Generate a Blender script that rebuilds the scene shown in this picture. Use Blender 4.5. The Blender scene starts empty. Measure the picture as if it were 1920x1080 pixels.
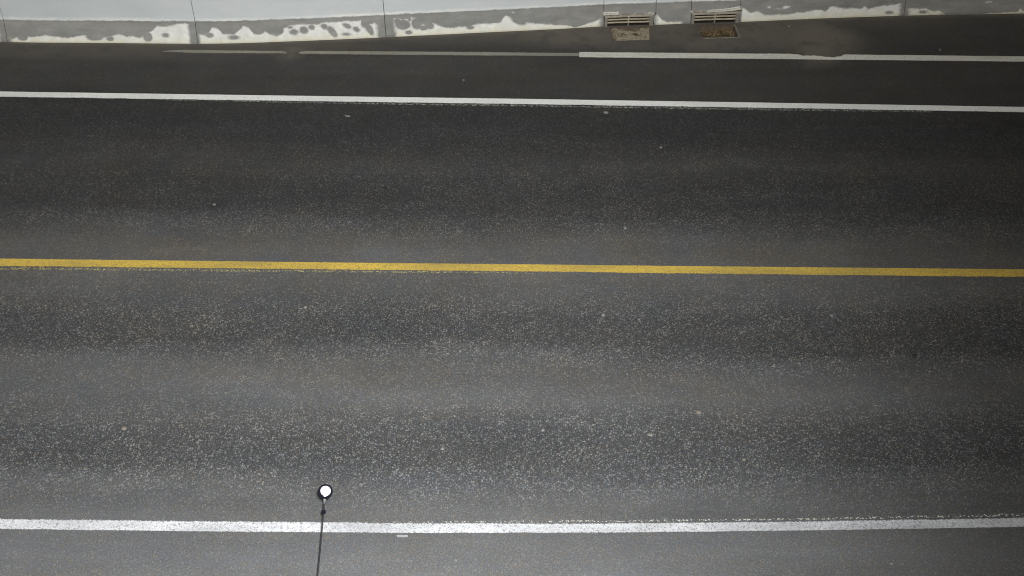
import bpy, bmesh, math, random
from mathutils import Vector, noise as mnoise

random.seed(7)
C = bpy.context.scene
COL = C.collection

# ------------------------------------------------------------------ camera
CAM_H, PITCH, FPX = 8.1, math.radians(43.5), 1850.0      # metres above the road, tilt down, focal length in px of a 1920 wide frame
cam_data = bpy.data.cameras.new('camera')
cam = bpy.data.objects.new('camera', cam_data)
COL.objects.link(cam)
cam.location = (0, 0, CAM_H)
cam.rotation_euler = (math.radians(90) - PITCH, 0, 0)
cam_data.sensor_width = 36.0
cam_data.lens = 36.0 * FPX / 1920.0
cam_data.clip_start = 0.05
cam_data.clip_end = 2000
C.camera = cam

# ------------------------------------------------------------------ sky, moonlight, exposure
SUN_EL, SUN_AZ = math.radians(40), math.radians(200)
world = bpy.data.worlds.new('World')
C.world = world
world.use_nodes = True
wn = world.node_tree
wn.nodes.clear()
sky = wn.nodes.new('ShaderNodeTexSky')
sky.sky_type = 'NISHITA'
sky.sun_disc = False
sky.sun_elevation = SUN_EL
sky.sun_rotation = SUN_AZ
bg = wn.nodes.new('ShaderNodeBackground')
bg.inputs['Strength'].default_value = 0.0012
wo = wn.nodes.new('ShaderNodeOutputWorld')
wn.links.new(sky.outputs[0], bg.inputs['Color'])
wn.links.new(bg.outputs[0], wo.inputs['Surface'])

sd = bpy.data.lights.new('moon', 'SUN')
sd.energy = 0.17
sd.angle = math.radians(10)
sd.color = (1.0, 0.96, 0.86)
sun = bpy.data.objects.new('moon', sd)
COL.objects.link(sun)
sun.rotation_euler = (math.radians(90) - SUN_EL, 0, math.radians(180) - SUN_AZ)

vs = C.view_settings
vs.view_transform = 'Standard'
vs.look = 'None'
vs.gamma = 1.0
vs.use_curve_mapping = False
vs.exposure = 3.0
C.cycles.filter_width = 1.1

LAMP_POS = (0.12, 0.0, 8.34)        # luminaire on the mast that also carries the viewpoint
LAMP_AIM = (-3.55, 7.9, 0.0)
LAMP_W = 1600.0
LAMP_CONE = math.radians(102)

# ------------------------------------------------------------------ helpers
cp, sp = math.cos(PITCH), math.sin(PITCH)

def ground_point(px, py, z=0.0):
    """Point at height z that the surveyed sight line (px, py) meets."""
    x, y = (px - 960) / FPX, -(py - 540) / FPX
    dx, dy, dz = x, cp + y * sp, -sp + y * cp
    t = (z - CAM_H) / dz
    return Vector((dx * t, dy * t, z))

def interp(tab, x):
    if x <= tab[0][0]:
        a, b = tab[0], tab[1]
    elif x >= tab[-1][0]:
        a, b = tab[-2], tab[-1]
    else:
        for a, b in zip(tab, tab[1:]):
            if a[0] <= x <= b[0]:
                break
    u = (x - a[0]) / (b[0] - a[0])
    return a[1] + (b[1] - a[1]) * u

def smooth(tab, x, r):
    return sum(interp(tab, x + r * k / 3) for k in range(-3, 4)) / 7

def tag(o, label=None, cat=None, group=None, kind=None):
    if label: o['label'] = label
    if cat: o['category'] = cat
    if group: o['group'] = group
    if kind: o['kind'] = kind
    return o

def empty(name, loc):
    o = bpy.data.objects.new(name, None)
    o.location = loc
    COL.objects.link(o)
    return o

def link_mesh(name, me, mat, parent=None, loc=(0, 0, 0)):
    o = bpy.data.objects.new(name, me)
    if mat: me.materials.append(mat)
    o.location = loc
    COL.objects.link(o)
    if parent: o.parent = parent
    return o

def from_bm(name, bm, mat, parent=None, loc=(0, 0, 0), shade=False):
    me = bpy.data.meshes.new(name)
    bmesh.ops.recalc_face_normals(bm, faces=bm.faces)
    bm.to_mesh(me); bm.free()
    if shade:
        for p in me.polygons: p.use_smooth = True
    return link_mesh(name, me, mat, parent, loc)

def tube(bm, pts, radii, n=10, caps=True):
    rings = []
    for i, p in enumerate(pts):
        d = (pts[min(i + 1, len(pts) - 1)] - pts[max(i - 1, 0)]).normalized()
        a = d.cross(Vector((0.3, 0.2, 1.0)) if abs(d.z) < 0.95 else Vector((1, 0, 0))).normalized()
        b = d.cross(a)
        rings.append([bm.verts.new(p + (a * math.cos(2 * math.pi * k / n) + b * math.sin(2 * math.pi * k / n)) * radii[i]) for k in range(n)])
    for r0, r1 in zip(rings, rings[1:]):
        for k in range(n):
            bm.faces.new((r0[k], r0[(k + 1) % n], r1[(k + 1) % n], r1[k]))
    if caps:
        bm.faces.new(rings[0]); bm.faces.new(list(reversed(rings[-1])))

def sweep(bm, secs, caps=True):
    """Skin closed cross-sections (lists of points) into one solid."""
    rows = [[bm.verts.new(p) for p in s] for s in secs]
    n = len(rows[0])
    for a, b in zip(rows, rows[1:]):
        for k in range(n):
            bm.faces.new((a[k], a[(k + 1) % n], b[(k + 1) % n], b[k]))
    if caps:
        bm.faces.new(rows[0]); bm.faces.new(list(reversed(rows[-1])))

# ------------------------------------------------------------------ materials
class NT:
    def __init__(self, name):
        self.m = bpy.data.materials.new(name)
        self.m.use_nodes = True
        self.t = self.m.node_tree
        self.t.nodes.clear()
        self.out = self.n('ShaderNodeOutputMaterial')
        self.b = self.n('ShaderNodeBsdfPrincipled')
        self.l(self.b.outputs[0], self.out.inputs['Surface'])
    def n(self, typ, **kw):
        x = self.t.nodes.new(typ)
        for k, v in kw.items(): setattr(x, k, v)
        return x
    def l(self, a, b): self.t.links.new(a, b)
    def put(self, sock, v):
        if hasattr(v, 'links'): self.l(v, sock)
        else: sock.default_value = v
    def coord(self, scale=(1, 1, 1)):
        c = self.n('ShaderNodeTexCoord'); mp = self.n('ShaderNodeMapping')
        mp.inputs['Scale'].default_value = scale
        self.l(c.outputs['Object'], mp.inputs['Vector'])
        return mp.outputs[0]
    def attr(self, name):
        return self.n('ShaderNodeAttribute', attribute_name=name).outputs['Fac']
    def noise(self, vec, scale, detail=3, rough=0.55, dist=0.0):
        x = self.n('ShaderNodeTexNoise')
        self.l(vec, x.inputs['Vector'])
        x.inputs['Scale'].default_value = scale
        x.inputs['Detail'].default_value = detail
        x.inputs['Roughness'].default_value = rough
        x.inputs['Distortion'].default_value = dist
        return x.outputs['Fac']
    def voro(self, vec, scale, feature='F1', out='Color'):
        x = self.n('ShaderNodeTexVoronoi', feature=feature)
        self.l(vec, x.inputs['Vector'])
        x.inputs['Scale'].default_value = scale
        return x.outputs[out]
    def math(self, op, a, b=0.0, c=0.0, clamp=False):
        x = self.n('ShaderNodeMath', operation=op, use_clamp=clamp)
        for i, v in enumerate((a, b, c)): self.put(x.inputs[i], v)
        return x.outputs[0]
    def rng(self, v, a, b, c=0.0, d=1.0, smooth=False):
        x = self.n('ShaderNodeMapRange')
        x.interpolation_type = 'SMOOTHSTEP' if smooth else 'LINEAR'
        self.put(x.inputs['Value'], v)
        for k, s in zip(('From Min', 'From Max', 'To Min', 'To Max'), (a, b, c, d)): self.put(x.inputs[k], s)
        return x.outputs['Result']
    def ramp(self, v, stops, mode='LINEAR'):
        x = self.n('ShaderNodeValToRGB')
        x.color_ramp.interpolation = mode
        e = x.color_ramp.elements
        while len(e) < len(stops): e.new(0.5)
        for el, (p, c) in zip(e, stops):
            el.position = p
            el.color = (c, c, c, 1) if isinstance(c, (int, float)) else (*c, 1)
        self.put(x.inputs['Fac'], v)
        return x.outputs['Color']
    def mix(self, f, a, b, mode='MIX'):
        x = self.n('ShaderNodeMix', data_type='RGBA', blend_type=mode)
        self.put(x.inputs['Factor'], f)
        for i, v in ((6, a), (7, b)):
            if isinstance(v, tuple): v = (*v, 1) if len(v) == 3 else v
            self.put(x.inputs[i], v)
        return x.outputs[2]
    def fin(self, col, rough=0.85, bump=None, strength=0.3, dist=0.004, spec=0.3):
        if isinstance(col, tuple): col = (*col, 1)
        self.put(self.b.inputs['Base Color'], col)
        self.put(self.b.inputs['Roughness'], rough)
        self.b.inputs['Specular IOR Level'].default_value = spec
        if bump is not None:
            x = self.n('ShaderNodeBump')
            x.inputs['Strength'].default_value = strength
            x.inputs['Distance'].default_value = dist
            self.l(bump, x.inputs['Height'])
            self.l(x.outputs[0], self.b.inputs['Normal'])
        return self.m
    def holes(self, mask):
        """mask 1 = paint stays, 0 = worn through to what lies below."""
        tr = self.n('ShaderNodeBsdfTransparent'); mx = self.n('ShaderNodeMixShader')
        self.l(mask, mx.inputs[0])
        self.l(tr.outputs[0], mx.inputs[1]); self.l(self.b.outputs[0], mx.inputs[2])
        self.l(mx.outputs[0], self.out.inputs['Surface'])
        return self.m

LT0, LT1 = -1.0, 3.0                                    # range of the 'lane' attribute (0 near line, 1 yellow, 2 far line)
def lp(t): return (t - LT0) / (LT1 - LT0)

def asphalt_material():
    n = NT('asphalt')
    v = n.coord(); vl = n.coord((0.12, 1.0, 1.0))
    lane = n.attr('lane')
    wob = n.noise(vl, 1.1, 3, 0.5)
    ln = n.math('ADD', n.rng(lane, LT0, LT1), n.math('MULTIPLY', n.math('SUBTRACT', wob, 0.5), 0.048))
    base = n.ramp(ln, [(lp(a), c) for a, c in (
        (-1.0, .080), (-.10, .078), (-.02, .070), (.03, .064), (.11, .058), (.22, .035), (.31, .038), (.44, .064), (.55, .062),
        (.64, .036), (.76, .038), (.90, .062), (1.01, .072), (1.08, .068), (1.16, .054), (1.30, .029), (1.45, .0275), (1.57, .038),
        (1.70, .0265), (1.90, .0245), (1.98, .0265), (2.03, .037), (2.20, .040), (2.42, .038), (2.6, .040), (3.0, .042))])
    coarse = n.ramp(ln, [(lp(a), c) for a, c in (
        (-1.0, .14), (-.05, .14), (.04, .20), (.11, .42), (.20, 1.0), (.32, 1.0), (.43, .34), (.54, .32), (.62, .95), (.77, .95),
        (.90, .40), (1.02, .22), (1.12, .28), (1.25, .85), (1.45, .90), (1.58, .50), (1.72, .75), (1.95, .65), (2.04, .24), (3.0, .24))])
    # chippings: random grey per stone, a share of them pale
    wn_ = n.n('ShaderNodeTexNoise'); n.l(v, wn_.inputs['Vector']); wn_.inputs['Scale'].default_value = 55; wn_.inputs['Detail'].default_value = 3
    wv = n.n('ShaderNodeVectorMath', operation='MULTIPLY_ADD')
    n.l(wn_.outputs['Color'], wv.inputs[0]); wv.inputs[1].default_value = (.016, .016, 0); n.l(v, wv.inputs[2])
    w = wv.outputs[0]
    S1, S2 = 49, 92
    c1 = n.n('ShaderNodeSeparateColor'); n.l(n.voro(w, S1), c1.inputs[0])
    c2 = n.n('ShaderNodeSeparateColor'); n.l(n.voro(w, S2), c2.inputs[0])
    d1 = n.voro(w, S1, 'F1', 'Distance'); d2 = n.voro(w, S2, 'F1', 'Distance')
    s1 = n.math('MULTIPLY', n.rng(c1.outputs[0], .50, 1.0), n.rng(d1, .58, .30))
    s2 = n.math('MULTIPLY', n.rng(c2.outputs[1], .42, 1.0), n.rng(d2, .58, .32))
    stones = n.math('ADD', n.math('MULTIPLY', s1, 1.1), s2)
    dens = n.noise(v, 3.2, 4, 0.6)
    stones = n.math('MULTIPLY', stones, n.rng(dens, .25, .75, .60, 1.25))
    grain = n.noise(v, 150, 3, 0.75)
    dark = n.math('MULTIPLY', n.rng(c2.outputs[2], .30, .65, 1.0, 0.0), n.rng(d2, .55, .2))
    k = n.math('ADD', n.math('MULTIPLY', n.math('MULTIPLY', stones, coarse), 2.9), n.rng(n.noise(v, 60, 4, .8), .28, .72, .55, 1.42))
    k = n.math('MULTIPLY', k, n.rng(grain, .3, .7, .55, 1.45))
    k = n.math('SUBTRACT', k, n.math('MULTIPLY', n.math('MULTIPLY', dark, n.math('ADD', coarse, .10)), .62))
    k = n.math('MAXIMUM', k, .12)
    k = n.math('MULTIPLY', k, n.rng(n.noise(vl, 2.3, 5, .6), .3, .7, .88, 1.12))
    k = n.math('MULTIPLY', k, n.rng(n.noise(v, 0.9, 5, .6), .3, .7, .90, 1.10))
    col = n.mix(1.0, base, k, 'MULTIPLY')
    # colour drift: brownish film between the wheel paths and beyond the yellow line, bluish in the wheel paths
    warm = n.ramp(ln, [(lp(a), c) for a, c in ((-1, .05), (0, .15), (.25, .05), (.5, .40), (.68, .35), (.95, .45), (1.08, .95), (1.25, .35), (1.6, .6), (1.85, .05), (2.05, .8), (3, .9))])
    wmask = n.math('MULTIPLY', warm, n.rng(n.noise(v, 1.6, 4, .6), .30, .72))
    cmask = n.rng(n.noise(vl, 2.7, 4, .6, .3), .42, .75)
    col = n.mix(cmask, col, n.mix(1.0, col, (.95, .99, 1.06), 'MULTIPLY'))
    col = n.mix(wmask, col, n.mix(1.0, col, (1.14, 1.015, .82), 'MULTIPLY'))
    hue = c1
    col = n.mix(n.math('MULTIPLY', n.rng(hue.outputs[2], .75, .95), .35), col, n.mix(1.0, col, (1.30, 1.0, .62), 'MULTIPLY'))
    # silt and dirt washed along the drain side
    dirt = n.attr('dirt')
    dm = n.math('MULTIPLY', dirt, n.rng(n.noise(v, 3.0, 6, .65), .18, .50), clamp=True)
    col = n.mix(dm, col, n.mix(n.noise(v, 40, 4, .7), (.076, .067, .055), (.160, .141, .117)))
    h = n.math('ADD', n.math('MULTIPLY', n.math('SUBTRACT', 1.0, d1), coarse), n.math('MULTIPLY', grain, .5))
    return n.fin(col, n.rng(coarse, 0, 1, .82, .72), h, .45, .005, .25)

def paint_material(name, col, dusty, cov_mid, edge0, edge1, patch=0.0, speck=1.0, dots=False):
    """edge0 / edge1: how ragged the far / near edge is; cov_mid: share of bare stone spots in the middle."""
    n = NT(name)
    v = n.coord(); vl = n.coord((0.25, 1, 1))
    a = n.attr('across')
    fine = n.math('ADD', n.math('MULTIPLY', n.noise(v, 62, 4, .75), .65), n.math('MULTIPLY', n.noise(vl, 14, 4, .65), .35))
    e = n.math('MINIMUM', n.math('DIVIDE', n.math('SUBTRACT', 1.0, a), edge0), n.math('DIVIDE', a, edge1))
    e = n.math('MINIMUM', e, 1.0)
    keep = n.math('ADD', n.math('MULTIPLY', e, 1.0), n.math('MULTIPLY', n.math('SUBTRACT', fine, .5), 2.6))
    keep = n.math('SUBTRACT', keep, cov_mid)
    if patch:
        keep = n.math('SUBTRACT', keep, n.math('MULTIPLY', n.rng(n.noise(vl, 1.3, 4, .6), .45, .75), patch))
    mask = n.rng(keep, .12, .30)
    if dots:
        sc = n.n('ShaderNodeSeparateColor'); vd = n.coord((.7, 1, 1)); n.l(n.voro(vd, 74), sc.inputs[0])
        mask = n.math('MULTIPLY', mask, n.math('MULTIPLY', n.rng(sc.outputs[0], .42, .52), n.rng(n.voro(vd, 74, 'F1', 'Distance'), .62, .42)))
    c2 = n.n('ShaderNodeSeparateColor'); n.l(n.voro(v, 85), c2.inputs[0])
    spk = n.math('MULTIPLY', n.rng(c2.outputs[0], .35, .9), n.rng(n.noise(v, 70, 4, .75), .38, .62))
    spk = n.math('MULTIPLY', spk, speck)
    c = n.mix(spk, (*col, 1), (*dusty, 1))
    c = n.mix(n.math('MULTIPLY', n.rng(n.noise(vl, 3.5, 5, .65), .40, .72), .55), c, (*dusty, 1))
    n.fin(c, .62, n.noise(v, 110, 3, .7), .35, .003, .35)
    return n.holes(mask)

def concrete_material():
    n = NT('painted_concrete')
    v = n.coord(); vl = n.coord((0.35, 1, 1.3)); vd = n.coord((1.6, 1.6, 0.25))
    band = n.attr('band')                       # 0 on the lower toe, 1 on the coated upper face
    up = n.mix(n.rng(n.noise(vl, 1.6, 6, .6), .3, .72), (.375, .395, .398), (.45, .462, .458))
    up = n.mix(n.math('MULTIPLY', n.rng(n.noise(vd, 3.0, 5, .6), .52, .80), .35), up, (.40, .415, .42))
    toe = n.mix(n.rng(n.noise(vl, 2.2, 6, .65), .3, .7), (.140, .141, .132), (.215, .211, .198))
    toe = n.mix(n.math('MULTIPLY', n.rng(n.noise(v, 1.1, 5, .6), .45, .75), .6), toe, (.20, .185, .158))
    toe = n.mix(n.math('MULTIPLY', n.rng(n.noise(v, 6.0, 5, .7), .50, .75), .5), toe, (.155, .155, .16))
    line = n.math('ADD', band, n.math('MULTIPLY', n.math('SUBTRACT', n.noise(v, 9, 4, .7), .5), .22))
    col = n.mix(n.rng(line, .47, .53), toe, up)
    # chalky splash just above the coating's edge
    toe_s = n.math('MULTIPLY', n.rng(n.noise(n.coord((.8, 1, 2)), 5.0, 6, .7), .46, .62), n.rng(line, .5, .44))
    col = n.mix(n.math('MULTIPLY', toe_s, .26), col, (.30, .295, .275))
    sp_ = n.math('MULTIPLY', n.rng(line, .50, .56), n.rng(line, .74, .56))
    col = n.mix(n.math('MULTIPLY', sp_, n.rng(n.noise(vl, 5.0, 5, .7), .38, .62, 0.15, .8)), col, (.62, .61, .57))
    pits = n.rng(n.voro(v, 30, 'F1', 'Distance'), .06, .11)
    c3 = n.n('ShaderNodeSeparateColor'); n.l(n.voro(v, 30), c3.inputs[0])
    pm = n.math('MULTIPLY', n.math('SUBTRACT', 1.0, pits), n.rng(c3.outputs[0], .80, .82))
    col = n.mix(n.math('MULTIPLY', pm, .45), col, (.20, .20, .20))
    gr = n.rng(n.noise(v, 130, 4, .75), .3, .7, .90, 1.10)
    col = n.mix(1.0, col, gr, 'MULTIPLY')
    return n.fin(col, .88, n.math('ADD', n.noise(v, 60, 5, .7), n.math('MULTIPLY', n.noise(v, 7, 3), 1.5)), .25, .004, .2)

def crust_material():
    n = NT('white_crust')
    v = n.coord()
    low = n.attr('low')                          # 1 at the foot of the wall, 0 above: road grime sits there
    col = n.mix(n.rng(n.noise(v, 7, 6, .65), .3, .7), (.47, .465, .435), (.62, .615, .585))
    g = n.math('MULTIPLY', low, n.rng(n.noise(v, 12, 5, .65), .25, .65))
    col = n.mix(g, col, (.50, .46, .31))
    col = n.mix(n.math('MULTIPLY', n.rng(n.noise(v, 38, 4, .7), .52, .75), .50), col, (.42, .41, .38))
    col = n.mix(n.math('MULTIPLY', n.rng(n.noise(v, 9, 5, .7), .50, .75), .55), col, (.50, .50, .48))
    thin = n.math('ADD', n.attr('body'), n.math('MULTIPLY', n.math('SUBTRACT', n.noise(v, 30, 4, .7), .5), 1.1))
    col = n.mix(n.rng(thin, .80, .12), col, (.215, .21, .196))
    return n.fin(col, .8, n.noise(v, 45, 5, .7), .5, .008, .25)

def simple(name, a, b, scale, rough=.8, bump=.3, spec=.3, metal=0.0, dist=.004):
    n = NT(name)
    v = n.coord()
    f = n.rng(n.noise(v, scale, 6, .68), .3, .7)
    m = n.fin(n.mix(f, a, b), rough, n.noise(v, scale * 2.2, 4, .7), bump, dist, spec)
    n.b.inputs['Metallic'].default_value = metal
    return m

M = {}
M['asphalt'] = asphalt_material()
M['white_near'] = paint_material('white_road_paint', (.43, .43, .435), (.10, .10, .10), .10, .26, .14)
M['white_far'] = paint_material('clean_white_road_paint', (.76, .76, .73), (.50, .49, .45), -.10, .08, .30)
M['white_new'] = paint_material('bright_white_road_paint', (.64, .63, .57), (.32, .30, .25), .0, .14, .14, .18)
M['white_dull'] = paint_material('dusty_white_road_paint', (.27, .255, .21), (.12, .115, .095), .16, .26, .26, .55)
M['ghost'] = paint_material('worn_white_road_paint', (.40, .39, .35), (.22, .21, .175), .20, .30, .30, .5, dots=True)
M['yellow'] = paint_material('yellow_road_paint', (.50, .345, .062), (.17, .135, .055), .0, .08, .26)
M['yellow_ghost'] = paint_material('worn_yellow_road_paint', (.38, .32, .14), (.22, .20, .12), .05, .3, .3, .3, dots=True)
M['concrete'] = concrete_material()
M['crust'] = crust_material()
M['frame'] = simple('cast_stone', (.17, .15, .115), (.34, .30, .25), 14, .85, .4)
M['frame_dull'] = simple('grey_cast_stone', (.11, .105, .09), (.22, .205, .175), 14, .85, .4)
M['bar'] = simple('dirty_cream_bar', (.22, .205, .11), (.40, .34, .27), 9, .8, .4)
M['cavity'] = simple('cavity_shade_joint_dark', (.012, .010, .008), (.03, .025, .02), 8, .9, .4)  # near-black paints the shade inside the drain openings; also the dark joint core
M['gravel'] = simple('tan_gravel', (.12, .10, .066), (.30, .26, .19), 30, .9, .5)
M['gravel_dark'] = simple('brown_gravel', (.075, .055, .04), (.20, .155, .11), 30, .9, .5)
M['silt'] = simple('brown_silt', (.045, .034, .025), (.105, .078, .052), 12, .9, .5)
M['leaf'] = simple('dry_leaf', (.045, .032, .018), (.165, .115, .055), 9, .8, .2)
M['twig'] = simple('dry_twig', (.12, .095, .055), (.24, .19, .12), 30, .85, .3)
M['curb'] = simple('worn_concrete_rim', (.09, .085, .07), (.21, .20, .17), 12, .88, .4)
M['soil'] = simple('dark_soil', (.045, .04, .03), (.09, .08, .06), 3, .95, .4)
M['pebble'] = simple('pale_pebble', (.11, .108, .098), (.18, .176, .162), 60, .8, .3)
M['pebble_tan'] = simple('tan_pebble', (.105, .092, .077), (.17, .15, .127), 60, .8, .3)
M['pebble_dark'] = simple('black_pebble', (.012, .012, .012), (.03, .03, .03), 60, .8, .3)
M['flake'] = simple('paint_flake', (.17, .17, .17), (.24, .24, .24), 60)
M['black'] = simple('black_rubber', (.003, .003, .006), (.007, .007, .012), 40, .9, .1, .08)
M['pole'] = simple('weathered_black_pole', (.010, .010, .012), (.028, .028, .030), 30, .8, .1, .2)
M['lens'] = simple('white_reflector', (.80, .80, .80), (.90, .90, .88), 90, .35, .15, .5)
M['steel'] = simple('galvanised_steel', (.30, .31, .32), (.42, .43, .44), 9, .5, .05, .5, .6)
n = NT('lamp_glass'); n.fin((.9, .9, .9), .3)
n.b.inputs['Emission Color'].default_value = (.96, .98, 1, 1); n.b.inputs['Emission Strength'].default_value = 20
M['lamp_glass'] = n.m

# ------------------------------------------------------------------ surveyed lines of the road (pixel rows turned into metres)
NEAR = [(-500, 977), (0, 982), (370, 986.5), (760, 989.5), (1100, 989), (1500, 985), (1920, 978), (2420, 966)]
YEL = [(-500, 487.5), (0, 493), (640, 500.5), (960, 503.5), (1280, 507), (1920, 513), (2420, 517)]
FAR = [(-500, 170), (0, 177), (480, 184), (960, 190.5), (1440, 198), (1920, 206), (2420, 214)]
SHO = [(-500, 90), (0, 94.5), (305, 96.5), (724, 99.8), (1085, 102.8), (1500, 106.5), (1920, 111), (2420, 116)]
BASE = [(-700, 70), (-300, 76), (0, 78.5), (60, 80), (200, 80.8), (371, 82.5), (450, 81.3), (540, 78), (640, 74), (724, 70), (800, 66.3), (900, 61.5),
        (1040, 55), (1132, 49.5), (1240, 46.3), (1290, 44.3), (1386, 41.5), (1500, 36.5), (1560, 34), (1694, 29.5), (1800, 27.3), (1920, 25.5), (2300, 18), (2700, 8)]

def curve_y(tab, r=90):
    pts = [ground_point(px, smooth(tab, px, r)) for px in range(int(tab[0][0]), int(tab[-1][0]) + 1, 40)]
    pts = [(p.x, p.y) for p in pts]
    x0, y0 = pts[0]; x1, y1 = pts[-1]
    s0 = (pts[4][1] - y0) / (pts[4][0] - x0); s1 = (y1 - pts[-5][1]) / (x1 - pts[-5][0])
    return [(-60.0, y0 + s0 * (-60 - x0) * .4)] + pts + [(60.0, y1 + s1 * (60 - x1) * .4)]
CN, CY, CF, CS, CB = (curve_y(t) for t in (NEAR, YEL, FAR, SHO, BASE))

# ------------------------------------------------------------------ ground, road
bm = bmesh.new()
R_, N_ = 500, 24
bm.faces.new([bm.verts.new((x, y, -0.35)) for x, y in ((-R_, -R_), (R_, -R_), (R_, R_), (-R_, R_))])
tag(from_bm('ground', bm, M['soil']), 'dark bare ground around the road', kind='structure')

PIT_A = [(1143, 51.5), (1218, 49.5), (1218, 75), (1150, 76.5)]          # two drain pits in front of the inlets
PIT_B = [(1309, 48.5), (1376, 45.5), (1385.5, 69.5), (1318, 71.5)]
pit_a = [ground_point(*p) for p in PIT_A]
pit_b = [ground_point(*p) for p in PIT_B]

def lane_of(x, y):
    yn, yy, yf = interp(CN, x), interp(CY, x), interp(CF, x)
    if y < yy: return (y - yn) / (yy - yn)
    return 1 + (y - yy) / (yf - yy)

DIRT = [  # centre px, radius in metres (x, y), strength
    (1090, 62, 1.1, .45, .8), (1180, 82, .9, .25, .5), (1260, 60, .6, .4, .7), (1340, 80, .8, .3, .7), (1440, 64, .8, .55, .75), (1535, 72, .62, .6, 1.0), (1530, 98, .35, .35, 1.0),
    (548, 99, .15, .22, .8), (450, 88, 2.2, .25, .35), (150, 90, 2.4, .35, .4), (850, 70, 1.6, .25, .3), (1640, 40, 1.6, .25, .3), (1000, 66, 1.0, .3, .4)]
DIRT = [(ground_point(a, b), rx, ry, s) for a, b, rx, ry, s in DIRT]

def dirt_of(x, y):
    v = 0.0
    for c, rx, ry, s in DIRT:
        d = ((x - c.x) / rx) ** 2 + ((y - c.y) / ry) ** 2
        v = max(v, s * math.exp(-d * d * .8))
    e = interp(CB, x) - y                      # grime line along the foot of the barrier
    if e > -0.3: v = max(v, .9 * math.exp(-(max(e, 0) / .10) ** 2))
    return v

# the road is one sheet; near the pits it is cut around them
def in_quad(p, q):
    s = 0
    for a, b in zip(q, q[1:] + q[:1]):
        c = (b.x - a.x) * (p[1] - a.y) - (b.y - a.y) * (p[0] - a.x)
        if s == 0: s = 1 if c > 0 else -1
        elif c * s < 0: return False
    return True

xs = [-60, -40, -25, -16] + [-12 + .25 * k for k in range(97)] + [16, 25, 40, 60]
fine_y = [0.0, 2.5, 4.0, 4.6] + [4.8 + .16 * k for k in range(55)]
verts, faces = [], []
ys = fine_y + [13.7 + .06 * k for k in range(36)]
def grid(xa, ya, skip=None, base=0):
    for x in xa:
        for y in ya:
            verts.append((x, y, 0.0))
    ny = len(ya)
    for i in range(len(xa) - 1):
        for j in range(ny - 1):
            if skip and skip(i, j): continue
            a = base + i * ny + j
            faces.append((a, a + ny, a + ny + 1, a + 1))
HX0, HX1, HY0, HY1 = 1.25, 4.0, 13.7 + .06 * 5, 13.7 + .06 * 21
ix0 = max(i for i, x in enumerate(xs) if x <= HX0); ix1 = min(i for i, x in enumerate(xs) if x >= HX1)
jy0 = min(range(len(ys)), key=lambda j: abs(ys[j] - HY0)); jy1 = min(range(len(ys)), key=lambda j: abs(ys[j] - HY1))
HX0, HX1, HY0, HY1 = xs[ix0], xs[ix1], ys[jy0], ys[jy1]
grid(xs, ys, lambda i, j: ix0 <= i < ix1 and jy0 <= j < jy1)
bm = bmesh.new()
bv = [bm.verts.new(v) for v in verts]
for f in faces: bm.faces.new([bv[i] for i in f])
bm2 = bmesh.new()
NP = len(ys)
ring = [(xs[i], ys[jy0]) for i in range(ix0, ix1)] + [(xs[ix1], ys[j]) for j in range(jy0, jy1)] + [(xs[i], ys[jy1]) for i in range(ix1, ix0, -1)] + [(xs[ix0], ys[j]) for j in range(jy1, jy0, -1)]
def loop(pts):
    vv = [bm2.verts.new((x, y, 0)) for x, y in pts]
    return [bm2.edges.new((vv[k], vv[(k + 1) % len(vv)])) for k in range(len(vv))]
def dense(q, k=14):
    out = []
    for a, b in zip(q, q[1:] + q[:1]):
        for i in range(k): 
            p = a.lerp(b, i / k); w = .006 if i else 0
            out.append((p.x + random.uniform(-w, w), p.y + random.uniform(-w, w)))
    return out
rim_a, rim_b = dense(pit_a), dense(pit_b)
ed = loop(ring) + loop(rim_a) + loop(rim_b)
bmesh.ops.triangle_fill(bm2, edges=ed, use_beauty=True)
for f in list(bm2.faces):
    c = f.calc_center_median()
    if in_quad(c, pit_a) or in_quad(c, pit_b): bm2.faces.remove(f)
bmesh.ops.subdivide_edges(bm2, edges=[e for e in bm2.edges if e.calc_length() > .15], cuts=3, use_grid_fill=True)
tmp = bpy.data.meshes.new('tmp'); bm2.to_mesh(tmp); bm2.free(); bm.from_mesh(tmp); bpy.data.meshes.remove(tmp)
# shallow skirt on the near edge
edge = [(x, 0.0) for x in xs]
for (x0, y0), (x1, y1) in zip(edge, edge[1:]):
    bm.faces.new([bm.verts.new(p) for p in ((x0, y0, 0), (x1, y1, 0), (x1, y1 - 1.2, -.349), (x0, y0 - 1.2, -.349))])
me = bpy.data.meshes.new('asphalt_road')
bmesh.ops.recalc_face_normals(bm, faces=bm.faces)
bm.to_mesh(me); bm.free()
la = me.attributes.new('lane', 'FLOAT', 'POINT'); da = me.attributes.new('dirt', 'FLOAT', 'POINT')
for i, v in enumerate(me.vertices):
    la.data[i].value = max(LT0, min(LT1, lane_of(v.co.x, v.co.y)))
    da.data[i].value = dirt_of(v.co.x, v.co.y)
road = link_mesh('road', me, M['asphalt'])
tag(road, 'worn dark asphalt road with coarse wheel paths and a smooth shoulder', kind='structure')

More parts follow.
